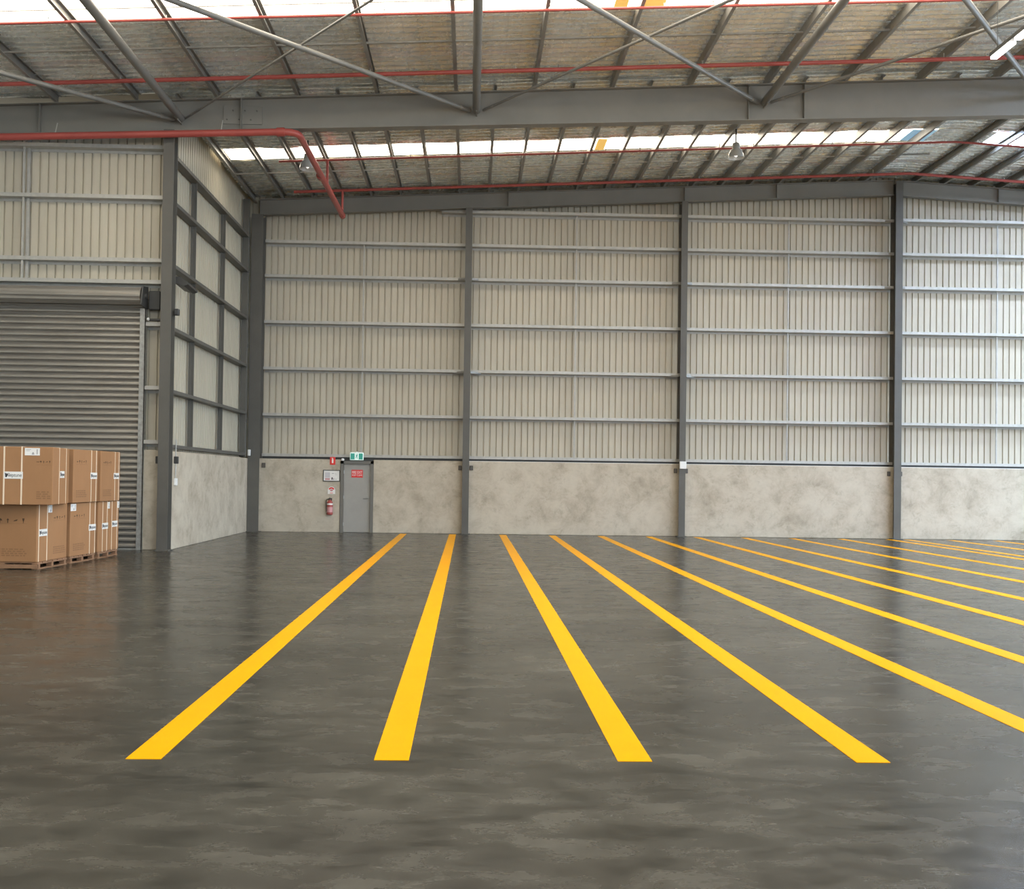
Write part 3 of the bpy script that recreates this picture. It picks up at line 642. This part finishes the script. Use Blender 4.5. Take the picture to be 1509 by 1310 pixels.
# ------------------------------------------------------------------ boxes on pallets
def cardboard_box(x, y, z, w, dd, h, rz, lab, side=None, front=None):
    """x,y: front right bottom corner; the box extends to -X and +Y"""
    t = tag(empty('cardboard_box', (x,y,z), rz), lab, 'box', 'cardboard boxes stacked on pallets')
    MB().bev((-w,0,0),(0,dd,h),.012,2).build('carton', M['card'], t)
    e = .004
    def loop_y(s):            # band across the side, in the plane Y = s
        b = MB(); q = .012
        b.box((-w-e,s-q,-.001),(-w,s+q,h)); b.box((0,s-q,0),(e,s+q,h)); b.box((-w-e,s-q,h),(e,s+q,h+e)); b.build('strap', M['strap'], t)
    def loop_x(s):
        b = MB(); q = .012
        b.box((s-q,-e,0),(s+q,0,h)); b.box((s-q,dd,0),(s+q,dd+e,h)); b.box((s-q,-e,h),(s+q,dd+e,h+e)); b.build('strap', M['strap'], t)
    def sym(mb, u, v, k, put, sp=1.):
        a = min(sp*.43, .04 if put is put_front else .03)
        shapes = [[(-a,-a*.2),(a*.4,-a*.2),(a*.4,-a*.6),(a,0),(a*.4,a*.6),(a*.4,a*.2),(-a,a*.2)],
                  [(-a,0),(-a*.6,a*.7),(0,a),(a*.6,a*.7),(a,0),(a*.15,0),(a*.15,-a),(-a*.15,-a),(-a*.15,0)],
                  [(-a*.2,-a),(a*.2,-a),(a*.2,.2*a),(a*.6,.2*a),(0,a),(-a*.6,.2*a),(-a*.2,.2*a)],
                  [(-a,-a*.3),(a*.5,-a*.1),(a,a*.5),(a*.4,a*.5),(-a*.6,a*.1)],
                  [(-a*.5,a),(a*.5,a),(a*.3,0),(a*.1,-.5*a),(a*.1,-.9*a),(a*.4,-a),(-a*.4,-a),(-a*.1,-.9*a),(-a*.1,-.5*a),(-a*.3,0)]]
        put(mb, [(u+p, v+q) for p, q in shapes[k % 5]])
    def put_side(mb, poly): mb.prism(poly, (.0005,0,0), (.002,0,0), (0,1,0), (0,0,1))
    def put_front(mb, poly): mb.prism(poly, (0,-.0005,0), (0,-.002,0), (1,0,0), (0,0,1))
    def rect(u0, v0, u1, v1): return [(u0,v0),(u1,v0),(u1,v1),(u0,v1)]
    def sticker(u, v, put, face):
        s = MB(); q = rect(u-.15,v-.06,u+.15,v+.06)
        if face == 'side': s.prism(q, (.001,0,0), (.007,0,0), (0,1,0), (0,0,1))
        else: s.prism(q, (0,-.001,0), (0,-.007,0), (1,0,0), (0,0,1))
        s = s.build('brand_sticker', M['paper'], t)
        if face == 'side': text_mesh('Neptune', .085, 'lettering', M['ink'], s, (.008,u+.012,v), SIDE, wfit=.24)
        else: text_mesh('Neptune', .085, 'lettering', M['ink'], s, (u+.012,-.008,v), FRONT, wfit=.24)
        q = MB(); put2 = put_side if face == 'side' else put_front
        pl = [(u-.125,v-.035),(u-.105,v-.035),(u-.085,v+.0),(u-.075,v+.045),(u-.095,v+.01),(u-.135,v+.045)]
        if face == 'side': q.prism(pl, (.007,0,0), (.0085,0,0), (0,1,0), (0,0,1))
        else: q.prism(pl, (0,-.007,0), (0,-.0085,0), (1,0,0), (0,0,1))
        q.build('logo', M['ink'], s)
    def face(cfg, put, loop, ax):
        for s in cfg.get('straps', ()): loop(s)
        if 'sticker' in cfg: sticker(*cfg['sticker'], put, ax)
        if 'sym' in cfg:
            u0, u1, v = cfg['sym']; mb = MB()
            for k in range(5): sym(mb, u0+(u1-u0)*(k+.5)/5, v, k, put, (u1-u0)/5)
            mb.build('printed_symbols', M['print'], t)
            mb = MB(); put(mb, rect(u0,v-.052,u1,v-.047)); mb.build('printed_rule', M['printpale'], t); mb = MB()
            if cfg.get('txt', True):
                for r in range(4):
                    u = u0+.01
                    while u < u1-.04:
                        l = random.uniform(.03,.09); put(mb, rect(u,.1+.036*r,min(u+l,u1),.122+.036*r)); u += l+.02
            mb.build('printed_text', M['printpale'], t)
        if 'slip' in cfg:
            u0, u1, v0, v1 = cfg['slip']; s = MB()
            if ax == 'side': s.prism(rect(u0,v0,u1,v1), (.001,0,0), (.005,0,0), (0,1,0), (0,0,1))
            else: s.prism(rect(u0,v0,u1,v1), (0,-.001,0), (0,-.005,0), (1,0,0), (0,0,1))
            s = s.build('shipping_label', M['paper'], t); q = MB()
            um = (u0+u1)/2; pl = [rect(u0+.02,v1-.03,um-.02,v1-.022), rect(u0+.02,v1-.05,um-.04,v1-.044), [(um-.01,v0+.015),(um+.035,v0+.015),(um+.02,v0+.055),(um+.005,v0+.055)], rect(u1-.05,v0+.02,u1-.035,v1-.02)]
            for p in pl:
                if ax == 'side': q.prism(p, (.005,0,0), (.0062,0,0), (0,1,0), (0,0,1))
                else: q.prism(p, (0,-.005,0), (0,-.0062,0), (1,0,0), (0,0,1))
            q.build('label_print', M['greyink'], s)
    if side: face(side, put_side, loop_y, 'side')
    if front: face(front, put_front, loop_x, 'front')
    return t
def pallet(x, y, w, dd, rz, lab):
    t = tag(empty('pallet', (x,y,0), math.radians(rz)), lab, 'pallet', 'timber pallets under the boxes')
    for k in range(6): MB().bev((-w,dd*(k+.08)/6,.105),(0,dd*(k+.92)/6,.125),.003,1).build('deck_board', M['wood'], t)
    for k in range(3):
        xx = -w+.05+(w-.1)*k/2
        for j in range(3):
            yy = .07+(dd-.14)*j/2; MB().bev((xx-.05,yy-.035,.018),(xx+.05,yy+.035,.087),.003,1).build('block', M['wood'], t)
        MB().bev((xx-.05,0,.087),(xx+.05,dd,.105),.002,1).build('stringer', M['wood'], t)
        MB().bev((xx-.05,0,0),(xx+.05,dd,.018),.002,1).build('base_board', M['wood'], t)
    return t
def lead(p_):
    MB().box((-1.25,-.02,.02),(0,.0,.085)).build('lead_board', M['wood'], p_)
H = .985
ZA, ZB = .126, .126+H+.008
lead(pallet(-7.43,17.75,1.25,1.12,-3.3,'timber pallet under the nearest stack of cardboard boxes'))
pallet(-7.36,18.97,1.2,1.08,-3.5,'timber pallet under the middle stack of cardboard boxes')
pallet(-7.275,20.14,1.2,1.06,-1.2,'timber pallet under the stack nearest the roller shutter')
cardboard_box(-7.45,17.75,ZA,1.25,1.14,H,math.radians(-3.3),'lower cardboard box of the nearest stack, large printed symbols on its front',
    side=dict(straps=(.07,.37),sticker=(.22,.50),slip=(.40,.54,.84,.97),sym=(.60,1.08,.74)),
    front=dict(sym=(-.85,-.17,.71)))
cardboard_box(-7.137,17.6,ZB,1.35,1.13,H,math.radians(8.3),'upper cardboard box of the nearest stack, turned slightly, sticker on its front',
    side=dict(straps=(.42,.9),sticker=(.62,.52)),
    front=dict(straps=(-.78,-.50),sticker=(-.63,.50),slip=(-.455,-.215,.84,.965),sym=(-.27,-.03,.73)))
cardboard_box(-7.355,18.96,ZA,1.2,1.1,H,math.radians(-3.5),'lower cardboard box of the middle stack, white slip at its top corner',
    side=dict(straps=(.82,1.05),sticker=(.93,.50),slip=(0,.22,.84,.97),sym=(.12,.62,.74)))
cardboard_box(-7.285,18.88,ZB,1.2,1.12,H,math.radians(-2),'upper cardboard box of the middle stack, straps near the far edge',
    side=dict(straps=(.80,1.03),sticker=(.91,.50),sym=(.12,.6,.76)))
cardboard_box(-7.27,20.13,ZA,1.2,.57,H,math.radians(-1.2),'lower cardboard box of the farthest stack, nearer of the two halves',
    side=dict(straps=(.22,.45),sticker=(.34,.50),slip=(.46,.58,.84,.97)))
cardboard_box(-7.258,20.715,ZA,1.2,.5,H,math.radians(-1.2),'lower cardboard box of the farthest stack, right half by the shutter',
    side=dict(straps=(.12,.40),sticker=(.27,.52),slip=(.40,.51,.84,.97)))
cardboard_box(-7.216,20.07,ZB,1.2,1.08,H,0,'upper cardboard box of the farthest stack, next to the roller shutter',
    side=dict(straps=(.78,1.0),sticker=(.86,.50),sym=(.12,.58,.76)))

# ------------------------------------------------------------------ light
w = bpy.data.worlds.new('sky'); scene.world = w; w.use_nodes = True; nt = w.node_tree
bg = nt.nodes['Background']
tc = nt.nodes.new('ShaderNodeTexCoord'); sx = nt.nodes.new('ShaderNodeSeparateXYZ'); cr = nt.nodes.new('ShaderNodeValToRGB'); mr = nt.nodes.new('ShaderNodeMapRange')
mr.inputs['From Min'].default_value = -1; mr.inputs['From Max'].default_value = 1
nt.links.new(tc.outputs['Generated'], sx.inputs[0]); nt.links.new(sx.outputs['X'], mr.inputs['Value']); nt.links.new(mr.outputs['Result'], cr.inputs['Fac'])
e = cr.color_ramp.elements; e[0].position = .5; e[0].color = (.6,.53,.42,1); e[1].position = .8; e[1].color = (9.,11.,13.,1)
nt.links.new(cr.outputs['Color'], bg.inputs['Color']); bg.inputs['Strength'].default_value = 1.0

# ------------------------------------------------------------------ camera
yaw, pitch, roll = .0308911, .0148429, .0134945
fw = Vector((math.sin(yaw)*math.cos(pitch), math.cos(yaw)*math.cos(pitch), math.sin(pitch)))
r = Vector((math.cos(yaw), -math.sin(yaw), 0)); u = r.cross(fw)
r2 = r*math.cos(roll)+u*math.sin(roll); u2 = -r*math.sin(roll)+u*math.cos(roll)
cam = bpy.data.cameras.new('camera'); co = bpy.data.objects.new('camera', cam); COL.objects.link(co)
mw = Matrix(((r2.x,u2.x,-fw.x,0),(r2.y,u2.y,-fw.y,0),(r2.z,u2.z,-fw.z,1.68),(0,0,0,1))); co.matrix_world = mw
cam.sensor_fit = 'HORIZONTAL'; cam.sensor_width = 36; cam.lens = 1500/1509*36
cam.shift_x = (754.5-741.22)/1509; cam.shift_y = (682.34-655)/1509
cam.clip_end = 300
scene.camera = co
vs_ = scene.view_settings; vs_.view_transform = 'Standard'; vs_.look = 'None'; vs_.exposure = -.8; vs_.gamma = 1.; vs_.use_curve_mapping = False
try:
    scene.cycles.use_denoising = True
    scene.cycles.max_bounces = 8; scene.cycles.diffuse_bounces = 5; scene.cycles.glossy_bounces = 4
except Exception: pass
